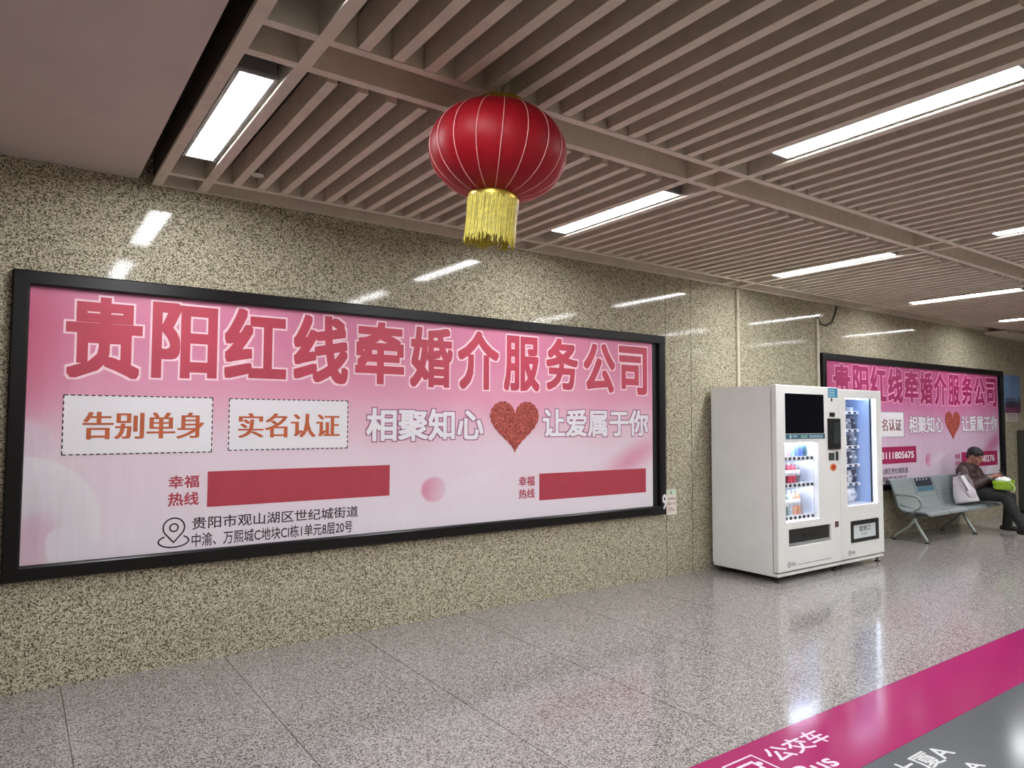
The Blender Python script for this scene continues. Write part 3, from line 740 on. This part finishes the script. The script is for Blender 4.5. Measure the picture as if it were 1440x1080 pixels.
drinks = {
 0: [('lavender', (176, 168, 222)), ('pink', (222, 172, 196)), ('white', (232, 232, 238)), ('lilac', (196, 170, 216)), ('pale blue', (160, 200, 232)), ('blue', (116, 140, 226)), ('deep blue', (96, 116, 214)), ('teal', (60, 96, 104))],
 1: [('white', (228, 226, 232)), ('pale green', (206, 222, 206)), ('maroon', (110, 34, 60)), ('red', (214, 70, 84)), ('crimson', (190, 70, 90)), ('grey', (120, 116, 124))],
 2: [('periwinkle', (168, 170, 224)), ('violet', (164, 156, 222)), ('green', (116, 140, 130)), ('silver', (196, 206, 214)), ('peach', (226, 172, 146)), ('orange', (224, 164, 134))]}
shelf_nm = ('top', 'middle', 'bottom'); ordn = ('first', 'second', 'third', 'fourth', 'fifth', 'sixth', 'seventh', 'eighth')
protos = {}
for s, row in drinks.items():
    n = len(row); xs0, xs1 = 6.180, (6.665 if s == 0 else 6.530)
    for k, (cn, rgb) in enumerate(row):
        can = s == 0; nm = 'drink_can' if can else 'drink_bottle'
        hh, r = ((.115, .027), (.205, .0335), (.250, .0335))[s]
        t = bottle(hh, r, C(cn.replace(' ', '_')+'_packaging', rgb), plain('cap_white', (230, 230, 232), .4) if k % 2 else plain('cap_silver', (170, 176, 186), .3, .4), nm)
        t.location = (xs0+(xs1-xs0)*k/(n-1), YF+.135, SH1[s]+.0305)
        tag(t, '%s drink %s, %s shelf of wide vending machine, %s from left' % (cn, 'can' if can else 'bottle', shelf_nm[s], ordn[k]), 'drink', 'drinks on the %s shelf of the wide vending machine' % shelf_nm[s])
# packs in the narrow machine
def pack(w, h, d, body, top, seed):
    t = thing('snack_pack', '', 'snack pack'); r = random.Random(seed)
    m = MB(); nx, nz = 10, 12; G = {}
    for side in (-1, 1):
        for i in range(nx+1):
            for j in range(nz+1):
                u, v = i/nx*2-1, j/nz
                b = (1-u**4)*math.sin(PI*min(1, v*.96+.02))**.6 * d/2 if 0 < i < nx else 0
                b += noise.noise(Vector((u*2+seed, v*3, side)))*.010 if 0 < i < nx else 0
                G[side, i, j] = m.bm.verts.new((u*w/2*(1-.05*math.sin(PI*v)), side*max(.001, b), v*h))
        for i in range(nx):
            for j in range(nz): m.bm.faces.new((G[side, i, j], G[side, i+1, j], G[side, i+1, j+1], G[side, i, j+1]))
    m.build('pouch', body, t, smooth=True)
    m = MB(); m.box(-w/2*.98, w/2*.98, -.003, .003, h-.004, h+.016); m.build('crimped_seal', top, t)
    m = MB(); m.box(-w*.3, w*.3, -d/2-.003, -d/2+.004, h*.5, h*.68, .002); m.build('print_panel', top, t)
    return t
pw, pd, pg = C('white_pouch', (224, 226, 232)), C('dark_pouch', (58, 62, 80)), C('grey_pouch', (150, 156, 172))
lay = {1: [(pw, pd, 'white', .12), (pd, pw, 'dark', .13), (pg, pd, 'grey', .13), (pd, pg, 'black', .135)], 2: [(pd, pw, 'dark', .135), (pw, pd, 'white', .14), (pd, pg, 'black', .13), (pg, pw, 'grey', .14)],
       3: [(pg, pd, 'grey', .14), (pw, pg, 'white', .12), (pd, pw, 'dark', .15), (pg, pw, 'pale grey', .14)], 4: [(pd, pg, 'navy', .15), (pd, pw, 'dark', .15), (pw, pg, 'white', .135), (pd, pg, 'black', .155)]}
lvl = {0: 'top', 1: 'second', 2: 'third', 3: 'fourth', 4: 'lowest'}
for s, row in lay.items():
    for k, (b, tp, cn, h) in enumerate(row):
        t = pack(.084, h, .055, b, tp, s*7+k)
        t.location = (x0+.272+k*.092, YF+.238, SH2[s]+.0085)
        tag(t, '%s snack pouch on %s shelf of narrow vending machine, %s from left' % (cn, lvl[s], ordn[k]), 'snack pack', 'pouches on the %s shelf of the narrow vending machine' % lvl[s])
t = pack(.20, .15, .12, pw, pg, 91); t.location = (x0+.42, YF+.22, z0+.001)
tag(t, 'large pale bag at the bottom of the narrow vending machine window', 'snack pack')
t = MB().box(-.03, .03, -.025, .025, 0, .055, .004).build('carton', C('pale_carton', (216, 220, 228))); t.location = (x0+.50, YF+.24, SH2[0]+.0085)
tag(t, 'small pale carton on the top shelf of the narrow vending machine', 'carton')

# ------------------------------------------------------------------ bench
BX = 9.52; PW = .58
def bench():
    t = thing('waiting_bench', 'four-seat grey metal waiting bench in front of the far poster', 'bench', (BX, 0, 0))
    tm = NT('perforated_steel'); v = tm.coord()
    vo = tm.add('ShaderNodeTexVoronoi'); vo.inputs['Scale'].default_value = 70; vo.inputs['Randomness'].default_value = 0; tm.link(v, vo.inputs['Vector'])
    tm.color(tm.mix(tm.smooth(vo.outputs['Distance'], .28, .34, .45, 0.), srgb(150, 160, 160), srgb(70, 78, 80)))
    tm.b.inputs['Metallic'].default_value = .3; tm.b.inputs['Roughness'].default_value = .38
    prof = [(-.085, .735), (-.088, .765), (-.105, .782), (-.128, .772), (-.150, .72), (-.180, .62), (-.205, .52), (-.228, .445), (-.265, .398), (-.33, .380), (-.42, .382), (-.52, .388), (-.585, .386), (-.612, .372), (-.618, .350)]
    def shell(w0, w1, th):
        m = MB(); n = len(prof); A = []
        P2 = []
        for i, p in enumerate(prof):
            a = Vector(prof[max(0, i-1)]); b = Vector(prof[min(n-1, i+1)]); d = (b-a).normalized(); nn = Vector((-d.y, d.x))
            P2.append((p[0]+nn.x*th, p[1]+nn.y*th))
        return m.prism(list(prof)+P2[::-1], 'x', w0, w1)
    for k in range(4):
        s = shell(k*PW+.016, (k+1)*PW-.016, -.012).build('seat', tm.m, t, auto=35)
        for xr in (k*PW+.014, (k+1)*PW-.014):
            MB().tube([(xr, p[0], p[1]-.002) for p in prof], .012, 8).build('seat_rim', plain('seat_rim_steel', (110, 122, 124), .35, .5), s, smooth=True)
        if k == 1:
            m = MB(); n = 8
            def at(f):   # a little in front of the back of the seat, f from the top
                i = min(int(f), n-1); a = Vector(prof[i]); b = Vector(prof[i+1]); return a.lerp(b, f-i)+Vector((-.012, .006))
            fs = [2.6+q*.2 for q in range(11)]
            for q, r in zip(fs, fs[1:]):
                p, s2 = at(q), at(r)
                m.bm.faces.new([m.bm.verts.new(c) for c in ((k*PW+.05, p.x, p.y), ((k+1)*PW-.05, p.x, p.y), ((k+1)*PW-.05, s2.x, s2.y), (k*PW+.05, s2.x, s2.y))])
            build_flat(m, 'seat_advert', plain('advert_dark', (34, 40, 52), .4), s)
            m = MB()
            fs = [4.65+q*.2 for q in range(4)]
            for q, r in zip(fs, fs[1:]):
                p, s2 = at(q), at(r)
                m.bm.faces.new([m.bm.verts.new(c) for c in ((k*PW+.05, p.x, p.y), ((k+1)*PW-.05, p.x, p.y), ((k+1)*PW-.05, s2.x, s2.y), (k*PW+.05, s2.x, s2.y))])
            build_flat(m, 'seat_advert', plain('advert_blue', (70, 110, 130), .4), s)
            m = MB(); p = at(3.4)
            for q in range(4):
                xa = k*PW+.12+q*.09
                for w, h in ((.05, .012), (.014, .05)):
                    m.bm.faces.new([m.bm.verts.new((xa+a*w, p.x-.006, p.y+b*h)) for a, b in ((-.5, -.5), (.5, -.5), (.5, .5), (-.5, .5))])
            build_flat(m, 'advert_marks', plain('advert_pale', (190, 200, 205), .5), s)
    MB().box(.02, 4*PW-.02, -.44, -.38, .315, .360, .006).build('beam', plain('beam_dark_steel', (92, 100, 98), .4, .4), t)
    lm = plain('leg_steel', (158, 164, 158), .35, .5)
    for lx in (.075, 1.465):
        MB().tube([(lx, -.41, .335), (lx, -.42, .26), (lx, -.455, .19), (lx, -.515, .09), (lx, -.545, .045), (lx, -.555, .012)], [.024, .024, .023, .022, .021, .021], 10).build('front_leg', lm, t, smooth=True)
        MB().tube([(lx, -.41, .335), (lx, -.39, .26), (lx, -.33, .19), (lx, -.20, .09), (lx, -.15, .045), (lx, -.135, .012)], [.024, .024, .023, .022, .021, .021], 10).build('rear_leg', lm, t, smooth=True)
        for y in (-.555, -.135): MB().lathe([(.028, 0), (.028, .012), (.020, .018), (0, .018)], 12, (lx, y, 0)).build('foot_cap', M_DARK, t, auto=40)
    for lx in (.0, 4*PW):
        MB().tube([(lx, -.185, .595), (lx, -.22, .602), (lx, -.42, .600), (lx, -.49, .588), (lx, -.525, .545), (lx, -.53, .490), (lx, -.505, .440), (lx, -.44, .405), (lx, -.41, .36)], .015, 10).build('armrest', plain('armrest_steel', (150, 160, 156), .3, .5), t, smooth=True)
        MB().tube([(lx, -.44, .44), (lx, -.36, .455), (lx, -.27, .47)], .012, 8).build('armrest_brace', plain('armrest_steel', (150, 160, 156), .3, .5), t, smooth=True)
bench()

# ------------------------------------------------------------------ seated person
def chain(m, pts, rs, n=12):
    """tapered limb with rounded ends"""
    pts = [Vector(p) for p in pts]
    P, R = [], []
    for i in range(len(pts)-1):
        for q in range(4):
            f = q/4; P.append(pts[i].lerp(pts[i+1], f)); R.append(rs[i]+(rs[i+1]-rs[i])*f)
    P.append(pts[-1]); R.append(rs[-1])
    d0 = (P[0]-P[1]).normalized(); d1 = (P[-1]-P[-2]).normalized()
    A = [P[0]+d0*R[0]*k for k in (.95, .7, .4)]; AR = [R[0]*k for k in (.25, .71, .92)]
    B = [P[-1]+d1*R[-1]*k for k in (.4, .7, .95)]; BR = [R[-1]*k for k in (.92, .71, .25)]
    m.tube(A+P+B, AR+R+BR, n)
    return m
PX = 11.42; PY = -.11
def person():
    t = thing('person', 'person in dark brown puffer jacket sitting on the bench, looking down at a phone', 'person', (PX, PY, 0))
    skin = plain('skin', (152, 106, 88), .55, var=.05)
    hair = plain('black_hair', (20, 17, 18), .6, var=.3, scale=90)
    hc = Vector((0, -.305, 1.058))                 # head centre
    tilt = Matrix.Rotation(math.radians(24), 3, 'X')     # chin towards the chest (faces -y)
    def H(x, y, z): return hc+tilt @ Vector((x, y, z))
    b = MB()
    # head: skull, jaw, features
    def blob(c, r, sc):
        res = bmesh.ops.create_uvsphere(b.bm, u_segments=20, v_segments=14, radius=1)
        for v in res['verts']: v.co = hc+tilt @ (Vector(c)+Vector((v.co.x*r*sc[0], v.co.y*r*sc[1], v.co.z*r*sc[2])))
    blob((0, .012, .025), .098, (.80, 1.0, .98)); blob((0, -.025, -.045), .075, (.80, .95, 1.05)); blob((0, -.068, -.092), .028, (1.2, .9, .8))
    blob((0, -.100, -.022), .016, (.9, 1.25, 1.0)); blob((0, -.091, .002), .012, (.7, .8, 2.2))          # nose
    for sx in (-1, 1):
        blob((sx*.034, -.080, .022), .018, (1.3, .5, .5)); blob((sx*.048, -.060, -.025), .024, (1, .8, .9))      # brow, cheek
        blob((sx*.080, .010, -.012), .026, (.32, .8, 1.25))                                                   # ears
        blob((sx*.033, -.077, .003), .011, (1.3, .6, .8))                                                       # eyelids
    blob((0, -.090, -.060), .015, (1.5, .55, .35)); blob((0, -.088, -.072), .014, (1.3, .55, .35))            # lips
    chain(b, [H(0, .02, -.06), (0, -.205, .90), (0, -.20, .84)], [.056, .058, .07])
    # torso core, arms and legs under the clothes
    chain(b, [(0, -.19, .84), (0, -.195, .70), (0, -.235, .55)], [.10, .11, .10])
    SH = [(-.185, -.205, .85), (.185, -.205, .85)]
    EL = [(-.235, -.305, .62), (.235, -.32, .62)]
    WR = [(-.085, -.545, .785), (.075, -.555, .78)]
    for s, e, w in zip(SH, EL, WR): chain(b, [s, e, w], [.050, .040, .028])
    HIP = [(-.10, -.26, .528), (.10, -.26, .528)]; KN = [(-.14, -.72, .525), (.15, -.68, .50)]; AN = [(-.13, -.93, .10), (.17, -.62, .10)]
    for h, k, a in zip(HIP, KN, AN): chain(b, [h, k, a], [.075, .055, .038])
    # hands with fingers closed round the phone
    for sx, w in ((-1, Vector(WR[0])), (1, Vector(WR[1]))):
        palm = w+Vector((-sx*.022, -.055, .012))
        chain(b, [w, palm], [.026, .034], 10)
        for f in range(4):
            base = palm+Vector((-sx*.012+sx*.006*f*0, -.018, .022-.015*f))
            L = (.034, .038, .036, .028)[f]
            k1 = base+Vector((-sx*L*.45, -L*.75, .002)); k2 = k1+Vector((-sx*L*.75, -L*.10, 0)); k3 = k2+Vector((-sx*L*.35, L*.40, 0))
            chain(b, [base, k1, k2, k3], [.0092, .0088, .0082, .0072], 8)
        chain(b, [palm+Vector((-sx*.012, .02, .022)), palm+Vector((-sx*.030, -.008, .045)), palm+Vector((-sx*.045, -.035, .048))], [.0105, .0098, .0082], 8)
    remesh('body', b, skin, t, .0058, 3)
    # eyes and mouth line
    e = MB()
    for sx in (-1, 1): e.sphere(H(sx*.033, -.0835, .002), .0075, (1.2, .6, .7), 10, 8)
    e.build('eyes', plain('eye_dark', (30, 24, 22), .3), t, smooth=True)
    # hair: cap of short dark hair with uneven edge
    h = MB()
    for c, r, sc in (((0, .022, .045), .104, (.83, 1.0, .90)), ((0, -.040, .074), .052, (1.15, .85, .62)), ((0, .075, .0), .060, (1.05, .65, 1.2))):
        res = bmesh.ops.create_uvsphere(h.bm, u_segments=24, v_segments=16, radius=1)
        for v in res['verts']: v.co = hc+tilt @ (Vector(c)+Vector((v.co.x*r*sc[0], v.co.y*r*sc[1], v.co.z*r*sc[2])))
    ho = remesh('hair', h, hair, t, .008, 2)
    for v in ho.data.vertices: v.co += Vector((noise.noise(v.co*45), noise.noise(v.co*45+Vector((9, 0, 0))), noise.noise(v.co*45+Vector((0, 9, 0)))))*.006
    # puffer jacket: quilted torso, sleeves, collar
    j = MB()
    spine = [(0, -.270, .478), (0, -.262, .53), (0, -.245, .62), (0, -.222, .72), (0, -.20, .80), (0, -.205, .865)]
    P, R = [], []
    for i in range(len(spine)-1):
        for q in range(8):
            f = q/8; P.append(Vector(spine[i]).lerp(Vector(spine[i+1]), f)); R.append([.175, .180, .182, .180, .168, .12][i]*(1-f)+[.175, .180, .182, .180, .168, .12][i+1]*f)
    R = [r*1.03*(1+.07*abs(math.sin(k*PI/6))) for k, r in enumerate(R)]
    j.tube(P, R, 26, True, 1.22, .70)
    j.sphere((0, -.20, .855), .15, (1.35, .85, .55), 20, 12)
    for s, e_, w in zip(SH, EL, WR):
        w2 = Vector(e_).lerp(Vector(w), .90)
        Q, rr_ = [], []
        for a, bq, ra, rb_ in ((Vector(s), Vector(e_), .090, .080), (Vector(e_), w2, .082, .050)):
            for q in range(12):
                f = q/12; Q.append(a.lerp(bq, f)); rr_.append((ra+(rb_-ra)*f)*1.0*(1+.09*abs(math.sin(q*PI/4))))
        Q.append(w2); rr_.append(.046)
        j.tube(Q, rr_, 16); j.sphere(s, .088, (1, 1, 1), 14, 10); j.sphere(e_, .080, (1, 1, 1), 14, 10)
    j.tube([(0, -.195, .85), (0, -.205, .925), (0, -.212, .965)], [.135, .112, .092], 20)
    jm = NT('brown_puffer'); v = jm.coord(); n = jm.noise(v, 14, 3); jm.color(jm.ramp(n, [(.3, srgb(46, 30, 32)), (.7, srgb(72, 48, 48))])); jm.b.inputs['Roughness'].default_value = .45
    jm.bump(jm.noise(v, 30, 2), .5, .01)
    jk = remesh('jacket', j, jm.m, t, .011, 2)
    MB().tube([(0, -.31, .88), (0, -.355, .80), (0, -.372, .70), (0, -.39, .60)], .005, 6).build('zip', plain('zip_grey', (110, 100, 98), .4, .5), jk)
    for w, e_ in zip(WR, EL):
        c = Vector(e_).lerp(Vector(w), .91); d = (Vector(w)-Vector(e_)).normalized()
        MB().tube([c-d*.012, c+d*.012], .043, 14).build('cuff', plain('cuff_grey', (130, 120, 122), .6), jk, smooth=True)
    # trousers
    tr_ = MB()
    chain(tr_, [(-.09, -.25, .512), (.09, -.25, .512)], [.108, .108], 16)
    for h_, k, a in zip(HIP, KN, AN): chain(tr_, [h_, Vector(h_).lerp(Vector(k), .5)+Vector((0, 0, .01)), k, Vector(k).lerp(Vector(a), .5), a], [.108, .098, .080, .070, .060], 16)
    tm2 = NT('dark_trousers'); v = tm2.coord(); n = tm2.noise(v, 10, 3); tm2.color(tm2.ramp(n, [(.3, srgb(24, 27, 26)), (.7, srgb(38, 41, 38))])); tm2.b.inputs['Roughness'].default_value = .8
    tm2.bump(tm2.noise(v, 16, 2), .5, .02)
    remesh('trousers', tr_, tm2.m, t, .011, 2)
    # shoes
    for a, dr in zip(AN, (Vector((-.10, -1, 0)), Vector((.05, -1, 0)))):
        a = Vector(a); dr.normalize(); sd = Vector((-dr.y, dr.x, 0))
        m = MB(); heel = Vector((a.x, a.y, 0))-dr*.055
        chain(m, [heel+Vector((0, 0, .055)), heel+dr*.10+Vector((0, 0, .055)), heel+dr*.19+Vector((0, 0, .042)), heel+dr*.235+Vector((0, 0, .038))], [.040, .044, .038, .030], 14)
        chain(m, [a+Vector((0, 0, -.02)), a+Vector((0, 0, .03))], [.045, .045], 12)
        so = remesh('shoe', m, plain('shoe_black', (26, 25, 24), .5), t, .008, 2)
        m = MB(); out = []
        for k in range(28):
            q = 2*PI*k/28; l = math.cos(q); w = math.sin(q)
            p = heel+dr*(.095+.160*l)+sd*(w*(.044+.006*l)); out.append((p.x, p.y))
        m.prism(out, 'z', .001, .022); m.build('sole', plain('sole_pale', (168, 164, 152), .6), so)
    return t
person()
ph = thing('mobile_phone', 'dark phone held in both hands by the seated person', 'phone', (PX-.005, -.662+PY, .825), rot=(math.radians(-38), 0, 0))
MB().box(-.038, .038, -.004, .004, -.077, .077, .003).build('case', M_DARK, ph)
MB().box(-.034, .034, .0042, .0048, -.070, .070).build('screen', glow('phone_screen', (120, 130, 150), .4), ph)

# green tote on the lap, white paper inside
bag = thing('tote_bag', 'bright green tote bag with white top held on the seated person\'s lap', 'bag', (PX-.13, -.705+PY, .632), rot=(0, math.radians(-6), math.radians(8)))
def sack(w, d, h, seed, amp=.012, top=1.06, n=10):
    m = MB(); rings = []
    for j in range(n+1):
        f = j/n; k = .92+.10*math.sin(PI*f)+(top-1)*f; ring = []
        for q in range(32):
            a = 2*PI*q/32; c, s = math.cos(a), math.sin(a)
            ex = .45
            x = abs(c)**ex*(1 if c > 0 else -1)*w/2*k; y = abs(s)**ex*(1 if s > 0 else -1)*d/2*k
            nz = noise.noise(Vector((x*9+seed, y*9, f*3)))*amp
            ring.append(m.bm.verts.new((x*(1+nz*6), y*(1+nz*6), f*h)))
        rings.append(ring)
    for a, b in zip(rings, rings[1:]):
        for q in range(32): m.bm.faces.new((a[q], a[(q+1) % 32], b[(q+1) % 32], b[q]))
    m.bm.faces.new(rings[0][::-1])
    return m
sack(.20, .23, .125, 3).build('bag_body', plain('tote_green', (138, 178, 40), .6, var=.1), bag, smooth=True)
m = MB(); m.sphere((0, .0, .118), .085, (1.0, 1.15, .42), 28, 16)
mo = m.build('white_paper_top', plain('paper_white', (214, 216, 212), .7), bag, smooth=True)
for v in mo.data.vertices: v.co += Vector((0, 0, noise.noise(v.co*30)*.035))
for sx in (-1,):
    MB().tube([(sx*.095, -.075, .10), (sx*.10, -.125, .085), (sx*.10, -.150, .04), (sx*.10, -.135, -.01), (sx*.095, -.10, -.02)], .008, 8).build('handle', plain('handle_pale_green', (196, 214, 150), .6), bag, smooth=True)

# white backpack standing on the third seat
bp = thing('backpack', 'pale grey-white backpack standing on the bench beside the seated person', 'bag', (10.94, -.49, .428), rot=(math.radians(-14), 0, math.radians(-8)))
m = MB(); rings = []
n = 16
for j in range(n+1):
    f = j/n; w = .26*(1-.72*f**1.8)+.02; d = .235*(1-.55*f**1.6)+.02
    ring = []
    for q in range(32):
        a = 2*PI*q/32; c, s = math.cos(a), math.sin(a)
        x = abs(c)**.65*(1 if c > 0 else -1)*w/2; y = abs(s)**.65*(1 if s > 0 else -1)*d/2
        nz = 1+.07*noise.noise(Vector((x*14, y*14, f*6)))
        ring.append(m.bm.verts.new((x*nz, y*nz+.02*f, .004+f*.40-(.03 if j == n else 0))))
    rings.append(ring)
for a, b in zip(rings, rings[1:]):
    for q in range(32): m.bm.faces.new((a[q], a[(q+1) % 32], b[(q+1) % 32], b[q]))
m.bm.faces.new(rings[0][::-1]); m.bm.faces.new(rings[-1])
wm = plain('backpack_cloth', (206, 200, 204), .75, var=.08, scale=20)
m.build('pack_body', wm, bp, smooth=True)
m = MB(); m.sphere((-.03, -.105, .125), .10, (1.0, .42, 1.0), 18, 12); m.build('front_pocket', plain('pocket_cloth', (196, 190, 196), .75), bp, smooth=True)
for sx in (-.07, .07): MB().tube([(sx, .02-.02, .40), (sx*1.2-.04, -.06, .385), (sx*1.4-.06, -.105, .28), (sx*1.2-.05, -.125, .16)], [.009, .011, .011, .008], 8, True, 1.6, .5).build('strap', plain('strap_grey', (120, 114, 122), .7), bp, smooth=True)
MB().tube([(-.03, .0, .385), (-.02, -.01, .425), (.02, -.01, .425), (.03, .0, .385)], .007, 8).build('grab_loop', plain('strap_grey', (120, 114, 122), .7), bp, smooth=True)

# ------------------------------------------------------------------ things past the far poster
ps = thing('wall_poster', 'tall blue poster with small figures on the wall past the far banner', 'poster', (13.62, 0, 0))
MB().box(0, .66, -.018, -.001, 1.72, 2.36).build('board', plain('poster_blue', (104, 138, 178), .45, var=.12, scale=4), ps)
MB().box(.01, .65, -.020, -.0185, 1.725, 1.88).build('lower_picture', plain('poster_maroon', (120, 60, 90), .5, var=.3, scale=25), ps)
fm = MB(); r = random.Random(3)
for k in range(8):
    cx = .06+k*.078; hz = 1.84+r.uniform(0, .05)
    fm.prism([(cx+.022*math.cos(2*PI*q/10), hz+.085+.026*math.sin(2*PI*q/10)) for q in range(10)], 'y', -.0235, -.0205)
    fm.prism([(cx-.036, hz-.06), (cx+.036, hz-.06), (cx+.030, hz+.055), (cx-.030, hz+.055)], 'y', -.0235, -.0205)
fm.build('printed_figures', plain('figure_print', (62, 48, 70), .5, var=.5, scale=18), ps)
m = MB()
for k in range(4): letters(m, '平安出行'[k], .22, .30, 2.22-k*.095, 2.30-k*.095, bold=.01, tf=plane_y(-.0195))
build_flat(m, 'poster_lettering', plain('poster_violet_ink', (150, 120, 170), .5), ps)
pn = thing('wall_plate', 'small white notice plate on the wall under the blue poster', 'sign', (13.70, 0, 1.575))
MB().box(0, .45, -.012, -.001, 0, .14).build('plate', plain('plate_white', (196, 192, 188), .5), pn)
m = MB()
for k in range(3): flat(m, [(.03, .03+k*.037), (.40, .03+k*.037), (.40, .042+k*.037), (.03, .042+k*.037)], -.0128)
build_flat(m, 'printed_lines', plain('plate_ink', (130, 84, 80), .5), pn)
cabn = thing('steel_cabinet', 'tall dark grey cabinet at the right edge past the bench', 'cabinet', (14.10, -.52, 0))
MB().box(0, .8, 0, .50, .06, 1.42, .01).build('cabinet_body', plain('cabinet_dark', (52, 54, 50), .5), cabn)
MB().box(.03, .77, .03, .47, 0, .0595).build('plinth', M_DARK, cabn)
MB().box(.02, .395, -.014, -.0005, .09, 1.39, .004).build('door', plain('cabinet_door', (46, 48, 46), .45), cabn)
MB().box(.405, .78, -.014, -.0005, .09, 1.39, .004).build('door', plain('cabinet_door', (46, 48, 46), .45), cabn)
MB().tube([(.37, -.03, .70), (.37, -.035, .72), (.37, -.035, .82), (.37, -.03, .84)], .008, 8).build('handle', M_STEEL, cabn, smooth=True)
yb2 = thing('paper_bag', 'crumpled yellow-brown bag on the floor beside the person\'s shoes', 'bag', (11.75, -1.02, .001))
m = sack(.28, .24, .13, 8, .03, .8)
m.build('bag_body', plain('kraft_yellow', (176, 150, 74), .8, var=.3, scale=22), yb2, smooth=True)
